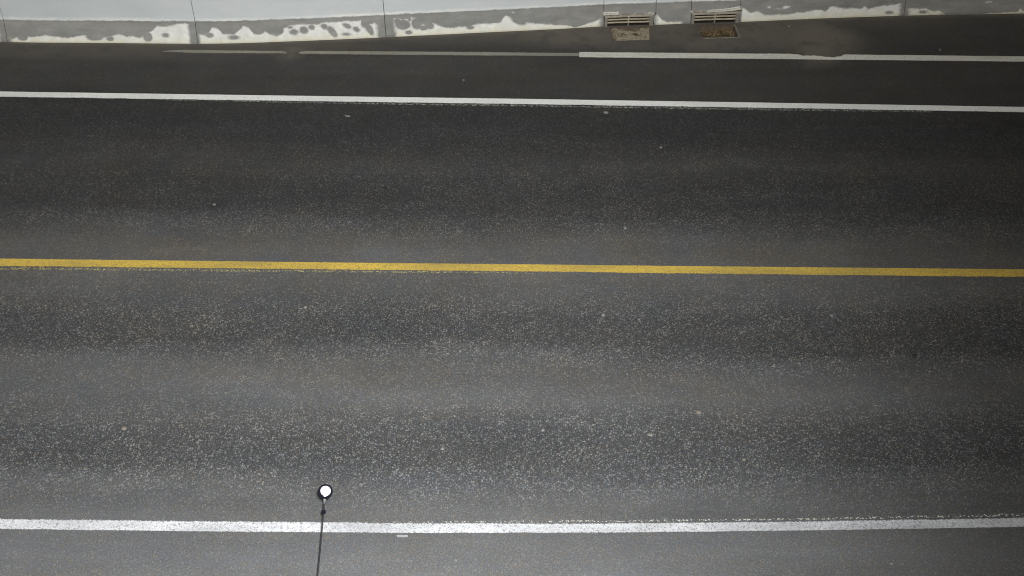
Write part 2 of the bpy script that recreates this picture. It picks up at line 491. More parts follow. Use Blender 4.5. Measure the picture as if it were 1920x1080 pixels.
# ------------------------------------------------------------------ painted lines
def strip(name, tab, x0, x1, off0, off1, mat, label, z=.004, step=16, wob=0.0):
    """off0 / off1: rows of the far and near edge relative to the surveyed line."""
    verts, faces, ac = [], [], []
    k = 0
    cols = [x0 + (x1 - x0) * q / max(2, round((x1 - x0) / step)) for q in range(max(2, round((x1 - x0) / step)) + 1)]
    for px in cols:
        c = smooth(tab, px, 60)
        w = wob * (mnoise.noise(Vector((px * .02, z * 1000, 3))))
        for q, o in ((1.0, off0(px) if callable(off0) else off0), (.5, None), (0.0, off1(px) if callable(off1) else off1)):
            if o is None:
                o = ((off0(px) if callable(off0) else off0) + (off1(px) if callable(off1) else off1)) / 2
            p = ground_point(px, c + o + w)
            verts.append((p.x, p.y, z)); ac.append(q)
        if k:
            a = 3 * (k - 1)
            faces += [(a, a + 1, a + 4, a + 3), (a + 1, a + 2, a + 5, a + 4)]
        k += 1
    me = bpy.data.meshes.new(name)
    me.from_pydata(verts, [], faces)
    at = me.attributes.new('across', 'FLOAT', 'POINT')
    for i, q in enumerate(ac): at.data[i].value = q
    me.update()
    o = link_mesh(name, me, mat)
    if me.polygons[0].normal.z < 0: me.flip_normals()
    return tag(o, label, kind='structure')

def near_far_edge(px): return interp([(-500, -10), (600, -10.5), (1000, -8.5), (1300, -8), (1920, -8)], px)
strip('white_edge_line', NEAR, -480, 2400, near_far_edge, 11.0, M['white_near'], 'broad speckled white edge line nearest the bottom of the view', wob=.6)
strip('worn_paint_fringe', NEAR, 620, 2400, lambda p: interp([(620, -10), (1000, -13.5), (1500, -13.5), (1920, -16)], p), lambda p: interp([(620, -9), (1000, -8.5), (1500, -9), (1920, -8.5)], p),
      M['ghost'], 'speckled leftover of older paint along the far edge of the near white line')
strip('yellow_centre_line', YEL, -480, 2400, -8.0, lambda p: interp([(-500, 7), (0, 7), (640, 6), (1920, 7.5)], p), M['yellow'], 'solid yellow line along the middle of the road')
strip('worn_yellow_line', YEL, -480, 1000, lambda p: interp([(-500, 7.5), (0, 7.5), (640, 7), (1000, 7)], p), lambda p: interp([(-500, 13.5), (0, 13.5), (640, 11), (1000, 9.5)], p), M['yellow_ghost'],
      'older yellow line almost worn away beside the yellow centre line')
strip('white_lane_line', FAR, -480, 2400, -5.2, 5.0, M['white_far'], 'clean solid white line between far lane and far shoulder')
strip('worn_paint_fringe', FAR, 300, 1750, 5.4, lambda p: interp([(300, 7.0), (700, 9.5), (1400, 10), (1750, 8)], p), M['ghost'], 'speckled leftover of older paint along the near edge of the clean white line')
strip('white_shoulder_line', SHO, 1086, 2400, lambda p: -5.3 if p < 1480 or p > 1590 else interp([(1480, -5.3), (1500, -3.2), (1530, -1.8), (1560, .2), (1574, -1.2), (1584, -5.3), (1600, -5.3)], p) + 1.6 * mnoise.noise(Vector((p * .09, 2, 2))) + 1.2 * mnoise.noise(Vector((p * .3, 5, 2))), 5.3, M['white_new'], 'bright narrow white line in front of the storm drain inlets', step=5)
strip('dusty_white_line', SHO, 560, 1086, lambda p: -4.0 + max(0, 1 - (p - 560) / 10) * 3, lambda p: 3.8 - max(0, 1 - (p - 560) / 6) * 2, M['white_dull'], 'dull dusty white line continuing left of the bright shoulder line', step=6)
strip('dusty_white_line', SHO, 305, 537, lambda p: -3.6 + max(0, 1 - (p - 305) / 40) * 3 + max(0, 1 - (537 - p) / 8) * 3, lambda p: 3.4 - max(0, 1 - (p - 305) / 60) * 2.6, M['white_dull'], 'short dull dusty white line left of the dirt gap', step=6, wob=.5)

# ------------------------------------------------------------------ concrete barrier
TOE_H, TOE_B, LIP = .335, .115, .035
TOP_H, TOP_B, TOP_W = 1.07, .215, .20

def base_pt(px):
    return ground_point(px, smooth(BASE, px, 25))
def away(px):
    a, b = base_pt(px - 60), base_pt(px + 60)
    t = (b - a).normalized()
    return Vector((-t.y, t.x, 0))
def sec_pt(px, b, z):
    p = base_pt(px) + away(px) * b
    return Vector((p.x, p.y, z))
def toe_b(z): return .008 + (TOE_B - .008) * max(0, (z - LIP)) / (TOE_H - LIP)

JOINTS = [-640, -330, 14.5, 371, 724, 1132, 1229, 1295, 1386.5, 1694.5, 2050, 2420]
INLETS = {(1132, 1229): 0, (1295, 1386.5): 1}
IN_H = .175                                         # height of the drain openings in the two inlet segments
barrier = empty('concrete_barrier', base_pt(960))
tag(barrier, 'long pale concrete barrier with a grey sloping foot beyond the far shoulder', 'barrier')
BLOC = base_pt(960)

def panel(x0, x1, inlet):
    gap = .55
    n = max(4, int((x1 - x0) / 14))
    secs, bands = [], []
    for i in range(n + 1):
        px = x0 + gap + (x1 - x0 - 2 * gap) * i / n
        def r(b, z, k): return (sec_pt(px, b, z) - BLOC, k)
        ch = .004 if i in (0, n) else 0.0
        if inlet:
            prof = [r(toe_b(IN_H) + ch, IN_H, 0), r(toe_b(.24) + ch, .24, 0)]
        else:
            prof = [r(ch, -.3, 0), r(ch, LIP, 0), r(toe_b(.12) + ch, .12, 0), r(toe_b(.24) + ch, .24, 0)]
        prof += [r(TOE_B - .006 + ch, TOE_H - .03, .30), r(TOE_B + ch, TOE_H, .5), r(TOE_B + .006 + ch, TOE_H + .03, .60), r(TOE_B + .02 + ch, TOE_H + .12, 1), r((TOE_B + TOP_B) / 2 + ch, .72, 1), r(TOP_B + ch, TOP_H - .02, 1), r(TOP_B + .02, TOP_H, 1),
                 r(TOP_B + TOP_W - .02, TOP_H, 1), r(TOP_B + TOP_W, TOP_H - .02, 1)]
        prof += [r(.5, IN_H, 1)] if inlet else [r(.5, .3, 1), r(.55, -.3, 1)]
        secs.append(prof)
    bm = bmesh.new()
    lay = bm.verts.layers.float.new('band')
    rows = []
    for s in secs:
        row = []
        for p, k in s:
            v = bm.verts.new(p); v[lay] = k; row.append(v)
        rows.append(row)
    m_ = len(rows[0])
    for a, b in zip(rows, rows[1:]):
        for k in range(m_):
            bm.faces.new((a[k], a[(k + 1) % m_], b[(k + 1) % m_], b[k]))
    bm.faces.new(rows[0]); bm.faces.new(list(reversed(rows[-1])))
    from_bm('barrier_panel', bm, M['concrete'], barrier)

for a, b in zip(JOINTS, JOINTS[1:]):
    panel(a, b, (a, b) in INLETS)
# dark core that closes the joints and the back of the drain openings
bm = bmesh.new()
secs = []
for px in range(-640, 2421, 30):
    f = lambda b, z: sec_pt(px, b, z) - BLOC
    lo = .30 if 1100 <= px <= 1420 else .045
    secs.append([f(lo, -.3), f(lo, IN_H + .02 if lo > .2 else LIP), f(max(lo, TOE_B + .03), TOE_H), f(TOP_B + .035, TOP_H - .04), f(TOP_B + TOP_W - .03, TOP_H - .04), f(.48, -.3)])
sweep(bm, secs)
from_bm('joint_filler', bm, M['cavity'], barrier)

# ------------------------------------------------------------------ white crust stuck to the toe of the barrier
def toe_px(px, v):
    """v = rows above the foot -> point and outward normal on the toe (0 foot, 42 top)."""
    z = TOE_H * min(max(v, 0) / 42.0, 1.15)
    if z < TOE_H: b = toe_b(z) if z > LIP else 0.004
    else: b = TOE_B + (z - TOE_H) * .15
    p = sec_pt(px, b, z)
    nrm = (-away(px) * .92 + Vector((0, 0, .38))).normalized()
    return p, nrm

def crust(x0, x1, top, holes, label, extra=(), left_ragged=3, right_ragged=3, thick=.011, seed=0):
    """top: upper edge of the crust as rows of the view; holes / extra: (x, y, rx, ry, tilt)."""
    dx, dv = 1.0, 1.0
    nx, nv = int((x1 - x0) / dx) + 1, 46
    verts, faces, low, body, idx = [], [], [], [], {}
    fld = {}
    for i in range(nx):
        px = x0 + i * dx
        by = smooth(BASE, px, 25)
        tp = interp(top, px)
        for j in range(nv):
            v = j * dv
            y = by - v
            f = (y - tp)
            f += 1.3 * mnoise.noise(Vector((px * .11, v * .16, seed))) + 1.2 * mnoise.noise(Vector((px * .33, v * .4, seed + 5)))
            f = min(f, (px - x0) * 1.2 / max(left_ragged, .1) * 1.0 - .4 + .9 * mnoise.noise(Vector((1, v * .3, seed))), (x1 - px) * 1.2 / max(right_ragged, .1) - .4 + .9 * mnoise.noise(Vector((7, v * .3, seed))))
            for ex, ey, rx, ry, *t in extra:
                a = t[0] if t else 0; ux, uy = px - ex, y - ey
                ux, uy = ux * math.cos(a) + uy * math.sin(a), -ux * math.sin(a) + uy * math.cos(a)
                d = (1 - math.hypot(ux / rx, uy / ry)) * min(rx, ry) + .9 * mnoise.noise(Vector((px * .3, y * .3, seed + 9)))
                f = max(f, d)
            for ex, ey, rx, ry, *t in holes:
                a = t[0] if t else 0; ux, uy = px - ex, y - ey
                ux, uy = ux * math.cos(a) + uy * math.sin(a), -ux * math.sin(a) + uy * math.cos(a)
                d = (math.hypot(ux / rx, uy / ry) - 1) * min(rx, ry) + .7 * mnoise.noise(Vector((px * .35, y * .35, seed + 2)))
                f = min(f, d)
            fld[i, j] = f
    for i in range(nx):
        for j in range(nv):
            ok = False
            for a in (0, -1):
                for b in (0, -1):
                    q = [(i + a, j + b), (i + a + 1, j + b), (i + a, j + b + 1), (i + a + 1, j + b + 1)]
                    if all(k in fld for k in q) and sum(fld[k] for k in q) > 0: ok = True
            if ok:
                px, v = x0 + i * dx, j * dv
                p, nr = toe_px(px, v)
                f = fld[i, j]
                h = max(-.004, min(1.0, f / 2.6) * thick) + .004 * mnoise.noise(Vector((px * .09, v * .12, seed + 3))) * min(max(f, 0), 1)
                if j == 0: h = max(h, .004) ; p.z = .002
                idx[i, j] = len(verts)
                verts.append(tuple(p + nr * h)); low.append(max(0, 1 - v / 15.0)); body.append(min(1, max(0, f / 4.2)))
    for i in range(nx - 1):
        for j in range(nv - 1):
            q = [(i, j), (i + 1, j), (i + 1, j + 1), (i, j + 1)]
            if sum(fld[k] for k in q) > 0 and all(k in idx for k in q):
                faces.append(tuple(idx[k] for k in q))
    me = bpy.data.meshes.new('white_crust')
    me.from_pydata(verts, [], faces)
    at = me.attributes.new('low', 'FLOAT', 'POINT')
    for k, q in enumerate(low): at.data[k].value = q
    at = me.attributes.new('body', 'FLOAT', 'POINT')
    for k, q in enumerate(body): at.data[k].value = q
    for p in me.polygons: p.use_smooth = True
    me.update()
    o = link_mesh('white_crust', me, M['crust'])
    return tag(o, label, 'crust', 'white crust along the foot of the barrier')

crust(-330, 6, [(-330, 60), (-100, 50), (0, 39)], [], 'white crust at the far left end of the barrier foot, cut by the frame', seed=1)
crust(17, 361, [(17, 67), (28, 68), (50, 66), (60, 68), (90, 64), (105, 67), (130, 69), (160, 64), (172, 67), (200, 69), (225, 62), (240, 67), (255, 66), (272, 64), (284, 58), (292, 54), (299, 47), (312, 43), (330, 44), (345, 42.5), (361, 43)],
      [(45, 68, 8, 6), (24, 67, 6, 4), (180, 68, 13, 6), (208, 72, 4, 2.5), (279, 69, 7, 7), (262, 63, 9, 6), (313, 66, 4, 2.5), (310, 47, 6, 1.5), (324, 45, 4, 1.5)],
      'low white crust strip with grey concrete left bare above it, first panel from the left', seed=2, right_ragged=2)
crust(373, 714, [(373, 62), (384, 64), (393, 61), (402, 50), (413, 52), (420, 62), (440, 63), (452, 55), (461, 47), (470, 50), (478, 62), (490, 64), (500, 57), (508, 63), (520, 66), (530, 62), (534, 51), (550, 45), (565, 44), (600, 44), (612, 40), (630, 40), (650, 38), (672, 37), (680, 36), (682, 44), (692, 47), (697, 43), (706, 41), (712, 46), (714, 48)],
      [(553, 60, 5.5, 3.5), (572, 56.5, 6, 5), (587, 51, 3.8, 3.2), (611, 49.5, 4.5, 3.4, .4), (624.5, 59, 8.5, 4.6, .9), (621, 54, 4, 2.8), (653, 48.5, 5.4, 3, .4), (670, 55, 4.2, 3, .4),
       (694, 54, 9, 4.4, 1.1), (686, 45, 5, 5), (547, 51, 2, 1.2), (650, 64, 3, 1), (553, 42.5, 7, 3), (395, 66, 5, 3), (440, 70, 6, 2.5), (523, 55, 10, 9)],
      'thick white crust dotted with round grey holes between the two left joints', seed=3, left_ragged=2)
crust(737, 1130, [(737, 38), (741, 33), (752, 34), (764, 38), (771, 38), (780, 31), (786, 36), (794, 45), (804, 46), (813, 41), (823, 46), (835, 50), (850, 50), (870, 48), (880, 49), (890, 45), (905, 42), (920, 42.5), (940, 40), (945, 30), (951, 27), (957, 31), (963, 34), (985, 40),
                 (1000, 42), (1020, 43), (1040, 45), (1060, 45), (1070, 47), (1079, 50), (1090, 46), (1105, 41), (1115, 38), (1124, 34), (1130, 31)],
      [(757, 46, 12, 8), (748, 40, 5, 4), (783, 44, 8, 9), (806, 48, 7, 5), (767, 60, 3.4, 2), (974, 37.5, 12, 6.5, .3), (882, 51, 4, 2), (795, 52, 5, 3)],
      'white crust that thins from lumpy patches to a narrow wedge left of the first inlet', extra=[(963, 23.5, 4, 2.5), (764, 38, 5, 4), (774, 34, 3, 4)], seed=4)
crust(1225, 1283, [(1225, 28), (1228, 27), (1232, 25), (1237, 30), (1241, 36), (1250, 38.5), (1270, 39), (1283, 38)], [], 'short white crust lump between the two drain inlets', seed=6, thick=.018)
crust(1388, 1691, [(1387, 13), (1392, 13), (1400, 18), (1406, 22), (1415, 19), (1421, 19), (1430, 25), (1440, 26), (1460, 25), (1478, 25), (1486, 23), (1495, 21), (1502, 22), (1510, 20), (1530, 16), (1546, 19), (1553, 12), (1560, 9), (1570, 12), (1582, 14), (1600, 13), (1612, 14), (1618, 10), (1625, 15), (1640, 11), (1655, 8), (1670, 7), (1684, 4), (1691, 5)],
      [(1666, 23, 3, 1.2)], 'longest white crust strip with a wavy top, starting right of the second inlet', extra=[(1440, 13, 6, 3.5), (1472, 13, 10, 4.5, -.2), (1458, 16, 12, 2.2)], seed=7, left_ragged=1)
crust(1698, 1782, [(1697, 13), (1712, 13), (1722, 15), (1735, 14), (1748, 19), (1760, 18), (1770, 24), (1782, 26)], [(1730, 22, 3, 1)], 'white crust tapering off just right of the right-hand joint', seed=8, right_ragged=8)
crust(1832, 2050, [(1832, 27), (1850, 24), (1872, 23), (1890, 21), (1905, 20), (1911, 15), (1920, 19), (1980, 15), (2050, 12)], [], 'thin white crust sliver at the far right edge of the barrier foot', extra=[(1850, 3, 10, 3)], seed=9, left_ragged=8)

# ------------------------------------------------------------------ storm drain inlets set in the barrier foot
def prism(bm, pts_front, depth_vec, jitter=0):
    a = [bm.verts.new(p) for p in pts_front]; b = [bm.verts.new(p + depth_vec) for p in pts_front]
    n = len(a)
    bm.faces.new(a); bm.faces.new(list(reversed(b)))
    for k in range(n): bm.faces.new((a[k], b[k], b[(k + 1) % n], a[(k + 1) % n]))

def rail(bm, x0, x1, b0, b1, z0, z1, loc, n=14, wob=.004, seed=0):
    """A cast rail along the barrier, slightly uneven."""
    secs = []
    for i in range(n + 1):
        px = x0 + (x1 - x0) * i / n
        w = lambda k: wob * mnoise.noise(Vector((px * .08, k * 7, seed)))
        c = .004
        secs.append([sec_pt(px, b + w(q), z + w(q + 3)) - loc for q, (b, z) in enumerate(((b0 + c, z0), (b0, z0 + c), (b0, z1 - c), (b0 + c, z1), (b1, z1), (b1, z0)))])
    sweep(bm, secs)

def inlet(x0, x1, label, crust_top, seed):
    loc = base_pt((x0 + x1) / 2)
    r = empty('drain_inlet', loc)
    tag(r, label, 'drain inlet', 'storm drain inlets in the barrier foot')
    xl, xr = x0 + 6, x1 - 8
    bm = bmesh.new(); rail(bm, x0 + 1, x1 - 1, -.012, .10, .157, .190, loc, wob=.007, seed=seed)
    from_bm('lintel', bm, M['frame'], r)
    for a, b in ((x0 + 1, xl), (xr, x1 - 1)):
        bm = bmesh.new(); rail(bm, a, b, -.018, .30, -.02, .1569, loc, n=3, wob=.003, seed=seed + a)
        from_bm('cheek', bm, M['frame_dull'], r)
    for k, (z0, z1, bb) in enumerate(((.104, .128, -.004), (.054, .080, -.010))):
        bm = bmesh.new(); rail(bm, xl + .3, xr - .3, bb, bb + .012, z0, z1, loc, wob=.004, seed=seed + k * 3)
        from_bm('bar', bm, M['bar'], r)
    xm = (xl + xr) / 2
    bm = bmesh.new(); rail(bm, xm - 1.5, xm + 1.5, -.002, .008, .1281, .1569, loc, n=2, wob=.001)
    from_bm('divider', bm, M['frame'], r)
    bm = bmesh.new(); rail(bm, xm - 1.5, xm + 1.5, -.004, .008, .0801, .1039, loc, n=2, wob=.001)
    from_bm('divider', bm, M['frame'], r)
    bm = bmesh.new(); rail(bm, xm - 1.0, xm + 1.0, -.004, .010, -.02, .0539, loc, n=2, wob=.001)
    from_bm('post', bm, M['frame_dull'], r)
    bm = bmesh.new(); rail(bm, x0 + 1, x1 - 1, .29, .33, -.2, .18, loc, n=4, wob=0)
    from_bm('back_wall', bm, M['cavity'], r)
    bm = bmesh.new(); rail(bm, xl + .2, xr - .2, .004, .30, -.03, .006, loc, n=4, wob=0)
    from_bm('shade_floor', bm, M['cavity'], r)  # near-black floor added so the slots look unlit
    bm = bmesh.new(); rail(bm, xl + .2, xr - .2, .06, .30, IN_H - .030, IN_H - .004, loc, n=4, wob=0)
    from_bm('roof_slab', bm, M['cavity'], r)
    # crusted white cap lying on the lintel
    verts, faces, low = [], [], []
    n, m_ = 60, 7
    for i in range(n + 1):
        px = x0 - 1 + (x1 - x0 + 2) * i / n
        hgt = interp(crust_top, px) * (1 + .4 * mnoise.noise(Vector((px * .25, 1, seed))))
        back = toe_b(.19) + .004
        for j in range(m_ + 1):
            u = j / m_
            b = -.014 + (back + .014) * u
            z = .189 + hgt * math.sin(math.pi * min(.18 + .82 * u, 1)) ** .5 * (1 if 0 < i < n else 0) if hgt > 0 else .185
            if j == m_: z = .189 + hgt
            verts.append(tuple(sec_pt(px, b + .004 * mnoise.noise(Vector((px * .2, u * 3, seed + 1))), z + .002 * mnoise.noise(Vector((px * .4, u * 5, seed))))))
            low.append(.25 if u > .3 else .8)
    for i in range(n):
        for j in range(m_):
            a = i * (m_ + 1) + j
            if interp(crust_top, x0 + (x1 - x0) * i / n) + .010 * mnoise.noise(Vector((i * .4, j * .8, seed))) > .008: faces.append((a, a + m_ + 1, a + m_ + 2, a + 1))
    # short drip over the front edge
    me = bpy.data.meshes.new('white_cap'); me.from_pydata(verts, [], faces)
    at = me.attributes.new('low', 'FLOAT', 'POINT')
    for k, q in enumerate(low): at.data[k].value = q
    at = me.attributes.new('body', 'FLOAT', 'POINT')
    for k in range(len(low)): at.data[k].value = .75
    for p in me.polygons: p.use_smooth = True
    return me, loc

me, _ = inlet(1132, 1225, 'left storm drain inlet with cream bars, above the gravel-filled pit', [(1130, .030), (1158, .032), (1161, .008), (1170, .002), (1185, .008), (1200, .004), (1215, .010), (1228, .012)], 11)
tag(link_mesh('white_crust', me, M['crust']), 'crusty white layer on top of the left drain inlet', 'crust', 'white crust along the foot of the barrier')
me, _ = inlet(1294.5, 1386, 'right storm drain inlet with cream bars, above the brown leaf-littered pit', [(1292, .010), (1300, .004), (1318, .006), (1330, .016), (1350, .022), (1365, .034), (1378, .055), (1384, .062), (1388, .05)], 23)
tag(link_mesh('white_crust', me, M['crust']), 'crusty white layer rising to the right on top of the right drain inlet', 'crust', 'white crust along the foot of the barrier')

# ------------------------------------------------------------------ drain pits in the pavement
def pit(quad, rim, depth, label, rim_mat):
    c = sum(quad, Vector()) / 4
    r = empty('drain_pit', c)
    tag(r, label, 'drain pit', 'drain pits in front of the inlets')
    bm = bmesh.new()
    top = [bm.verts.new((x - c.x, y - c.y, -.001)) for x, y in rim]
    bot = [bm.verts.new(((x - c.x) * .94, (y - c.y) * .94, -depth)) for x, y in rim]
    n = len(top)
    for k in range(n): bm.faces.new((top[k], top[(k + 1) % n], bot[(k + 1) % n], bot[k]))
    from_bm('pit_wall', bm, M['silt'], r)
    # floor, lumpy
    verts, faces = [], []
    g = 22
    for i in range(g + 1):
        for j in range(g + 1):
            a = quad[0].lerp(quad[1], i / g); b = quad[3].lerp(quad[2], i / g)
            p = a.lerp(b, j / g) - c
            verts.append((p.x, p.y, -depth + .012 + .016 * mnoise.noise(Vector((p.x * 9, p.y * 9, depth * 50)))))
    for i in range(g):
        for j in range(g):
            a = i * (g + 1) + j; faces.append((a, a + g + 1, a + g + 2, a + 1))
    me = bpy.data.meshes.new('pit_floor'); me.from_pydata(verts, [], faces); me.update()
    if me.polygons[0].normal.z < 0: me.flip_normals()
    link_mesh('pit_floor', me, M['silt'], r)
    # raised worn rim on the right and near sides
    for a, b, w in ((quad[1], quad[2], .026), (quad[2], quad[3], .022)) if rim_mat else ():
        t = (b - a).normalized(); nn = Vector((t.y, -t.x, 0))
        if nn.dot((a + b) / 2 - c) < 0: nn = -nn
        bm = bmesh.new(); k = 10; secs = []
        for i in range(k + 1):
            p = a.lerp(b, i / k) - c
            ww = w * (1 + .5 * mnoise.noise(Vector((i * .7, a.x * 3, 1))))
            secs.append([p + nn * -.002 + Vector((0, 0, -.02)), p + nn * -.002 + Vector((0, 0, .005)), p + nn * ww + Vector((0, 0, .005)), p + nn * (ww + .004) + Vector((0, 0, -.02))])
        sweep(bm, secs)
        from_bm('pit_rim', bm, M[rim_mat], r)
    return r

pit(pit_a, rim_a, .07, 'left drain pit in the shoulder, filled with tan gravel to the brim', None)
pit(pit_b, rim_b, .13, 'right drain pit in the shoulder, recessed with a pale rim and brown litter', 'curb')

def stone(bm, p, r, rnd, flat=.6):
    mtx = [(1, 0, 0), (-1, 0, 0), (0, 1, 0), (0, -1, 0), (0, 0, 1), (0, 0, -1)]
    a = rnd.uniform(0, 6.28); sx, sy = rnd.uniform(.7, 1.3), rnd.uniform(.6, 1.1)
    vs_ = []
    for x, y, z in mtx:
        k = rnd.uniform(.75, 1.15) * r
        x, y, z = x * k * sx, y * k * sy, z * k * flat
        vs_.append(bm.verts.new((p[0] + x * math.cos(a) - y * math.sin(a), p[1] + x * math.sin(a) + y * math.cos(a), p[2] + z)))
    for f in ((0, 2, 4), (2, 1, 4), (1, 3, 4), (3, 0, 4), (2, 0, 5), (1, 2, 5), (3, 1, 5), (0, 3, 5)):
        bm.faces.new([vs_[k] for k in f])

rnd = random.Random(5)
def quad_at(q, u, v): return q[0].lerp(q[1], u).lerp(q[3].lerp(q[2], u), v)
bm, bmd = bmesh.new(), bmesh.new()
for k in range(4200):
    u, v = rnd.random(), rnd.random()
    p = quad_at(pit_a, u * 1.02 - .01, v * 1.04 - .02)
    hole = max(0, 1 - math.hypot((u - .27) / .12, (v - .55) / .16)) + max(0, 1 - math.hypot((u - .66 - (v - .5) * .25) / .16, (v - .52) / .14)) + max(0, 1 - math.hypot((u - .6) / .45, (v - .08) / .22)) * .8 + max(0, 1 - math.hypot((u - .03) / .16, (v - .5) / .9))*.6
    hole += .35 * mnoise.noise(Vector((u * 7, v * 5, 4)))
    z = -.012 - .055 * min(1, max(0, hole) * 1.6)
    stone(bmd if hole > .28 or rnd.random() < .22 else bm, (p.x, p.y, z), rnd.uniform(.006, .016), rnd)  # darker stones in the hollows, plus a random share elsewhere
tag(from_bm('gravel', bm, M['gravel']), 'tan gravel filling the left drain pit', 'gravel', kind='stuff')
tag(from_bm('dark_gravel', bmd, M['gravel_dark']), 'darker brown gravel in the hollows of the left drain pit', 'gravel', kind='stuff')

# litter of the right pit: curled leaves and sticks
bm = bmesh.new()
for k in range(420):
    u = min(.98, max(.02, rnd.gauss(.56, .30))); v = min(.9, max(.04, rnd.gauss(.38, .27)))
    p = quad_at(pit_b, u, v); p.z = -.105 + .06 * math.exp(-((u - .6) / .3) ** 2 - ((v - .35) / .3) ** 2) + rnd.uniform(-.008, .012)
    a = rnd.uniform(0, 6.28); L = rnd.uniform(.018, .042); W = L * rnd.uniform(.35, .6)
    ux = Vector((math.cos(a), math.sin(a), rnd.uniform(-.4, .4))); uy = Vector((-math.sin(a), math.cos(a), rnd.uniform(-.4, .4)))
    cc = Vector((0, 0, rnd.uniform(.004, .012)))
    pts = [p - ux * L, p - uy * W + cc * .5, p + ux * L, p + uy * W + cc * .5]
    m0, m1 = bm.verts.new(p - ux * L), bm.verts.new(p + ux * L)
    s0, s1 = bm.verts.new(pts[1]), bm.verts.new(pts[3]); mid = bm.verts.new(p - cc * .3)
    for f in ((m0, s0, mid), (s0, m1, mid), (m1, s1, mid), (s1, m0, mid)): bm.faces.new(f)
tag(from_bm('leaf_litter', bm, M['leaf']), 'dry brown leaf litter heaped in the right drain pit', 'leaf litter', kind='stuff')
for (u0, v0, u1, v1, lab) in ((.36, .62, .50, .24, 'pale stick lying across the left of the brown leaf litter'), (.78, .84, .92, .26, 'pale stick leaning on the right side of the brown leaf litter')):
    a, b = quad_at(pit_b, u0, v0), quad_at(pit_b, u1, v1); a.z = -.06; b.z = -.025
    c = (a + b) / 2
    pts = [a.lerp(b, k / 6) - c + Vector((rnd.uniform(-.006, .006), rnd.uniform(-.006, .006), 0)) for k in range(7)]
    bm = bmesh.new(); tube(bm, pts, [.010, .011, .010, .010, .009, .008, .006], 7)
    tag(from_bm('stick', bm, M['twig'], None, c, True), lab, 'stick', 'sticks in the right drain pit')

# ------------------------------------------------------------------ loose stones on the road
PEB = [  # px, py, half length in px, half width, material, label
    (1219, 816, 7.0, 3.2, 'pebble', 'pale oblong pebble in the near lane, right of the middle'),
    (1310, 774, 6.5, 4.5, 'pebble_tan', 'flat pinkish pebble in the near lane, up and right of the pale oblong one'),
    (233, 804, 6.5, 3.6, 'pebble_tan', 'tan pebble on the left side of the near lane'),
    (1018, 807, 4.5, 3.0, 'pebble', 'small grey pebble in the near lane left of the pale oblong pebble'),
    (1395, 862, 5.0, 2.6, 'pebble_tan', 'tan pebble in the near wheel path, lower right of the flat pinkish one'),
    (830, 842, 4.0, 3.2, 'pebble', 'pale pebble in the near wheel path, upper right of the round marker'),
    (1131, 591, 4.2, 3.4, 'pebble', 'pale pebble below the yellow line, right of the middle'),
    (1559, 592, 3.6, 2.6, 'pebble', 'small pale pebble below the yellow line on the right'),
    (573, 577, 4.0, 3.0, 'pebble', 'pale pebble below the yellow line, left of the middle'),
    (1714, 668, 4.6, 3.2, 'pebble_dark', 'single black pebble on the right side of the near lane'),
    (1172, 428, 3.8, 3.0, 'pebble', 'bright pebble in the far lane just above the yellow line'),
    (1239, 277, 3.4, 2.4, 'pebble_tan', 'cream pebble in the middle of the far lane'),
    (402, 384, 4.0, 1.8, 'pebble', 'thin pale chip in the left part of the far lane'),
    (652, 218, 7.0, 1.5, 'pebble', 'long pale chip just below the clean white line'),
    (1136, 212, 6.0, 2.6, 'pebble', 'pale chip below the clean white line near the drain inlets'),
    (869, 151, 2.6, 1.8, 'pebble', 'tiny white stone on the dark far shoulder'),
    (1479, 50, 2.8, 2.2, 'pebble', 'white stone on the brown dirt right of the inlets'),
    (1762, 94, 2.4, 1.8, 'pebble', 'tiny white stone by the bright shoulder line on the right'),
    (1671, 1057, 3.6, 3.0, 'pebble', 'white stone on the near shoulder at the lower right'),
    (855, 1051, 2.6, 3.0, 'pebble', 'white stone on the near shoulder below the white line'),
]
for k, (px, py, a, b, mat, lab) in enumerate(PEB):
    c = ground_point(px, py)
    r = random.Random(100 + k)
    d = (c - Vector((0, 0, CAM_H))).length
    rx = a * d / FPX; ry = b * d / FPX / max(.45, CAM_H / d)
    bm = bmesh.new()
    bmesh.ops.create_icosphere(bm, subdivisions=2, radius=1)
    for v in bm.verts:
        k_ = .88 + .28 * mnoise.noise(v.co * 1.6 + Vector((px, py, 0)))
        v.co = Vector((v.co.x * rx * k_, v.co.y * ry * k_, v.co.z * min(rx, ry) * .55 * k_))
    ang = r.uniform(-.25, .25)
    bmesh.ops.rotate(bm, verts=bm.verts, matrix=__import__('mathutils').Matrix.Rotation(ang, 3, 'Z'))
    o = from_bm('pebble', bm, M[mat], None, (c.x, c.y, min(rx, ry) * .3), True)
    tag(o, lab, 'pebble', 'loose pebbles on the road')
# white flake of paint by the near line
bm = bmesh.new()
q = [ground_point(*p) for p in ((744, 1004.2), (752, 1003.6), (765, 1004.0), (765, 1007), (756, 1007.6), (745, 1007.2))]
c = sum(q, Vector()) / 6
prism(bm, [p - c for p in q], Vector((0, 0, .007)))
tag(from_bm('paint_flake', bm, M['flake'], None, (c.x, c.y, .001)), 'small white paint flake just below the near edge line', 'paint flake')

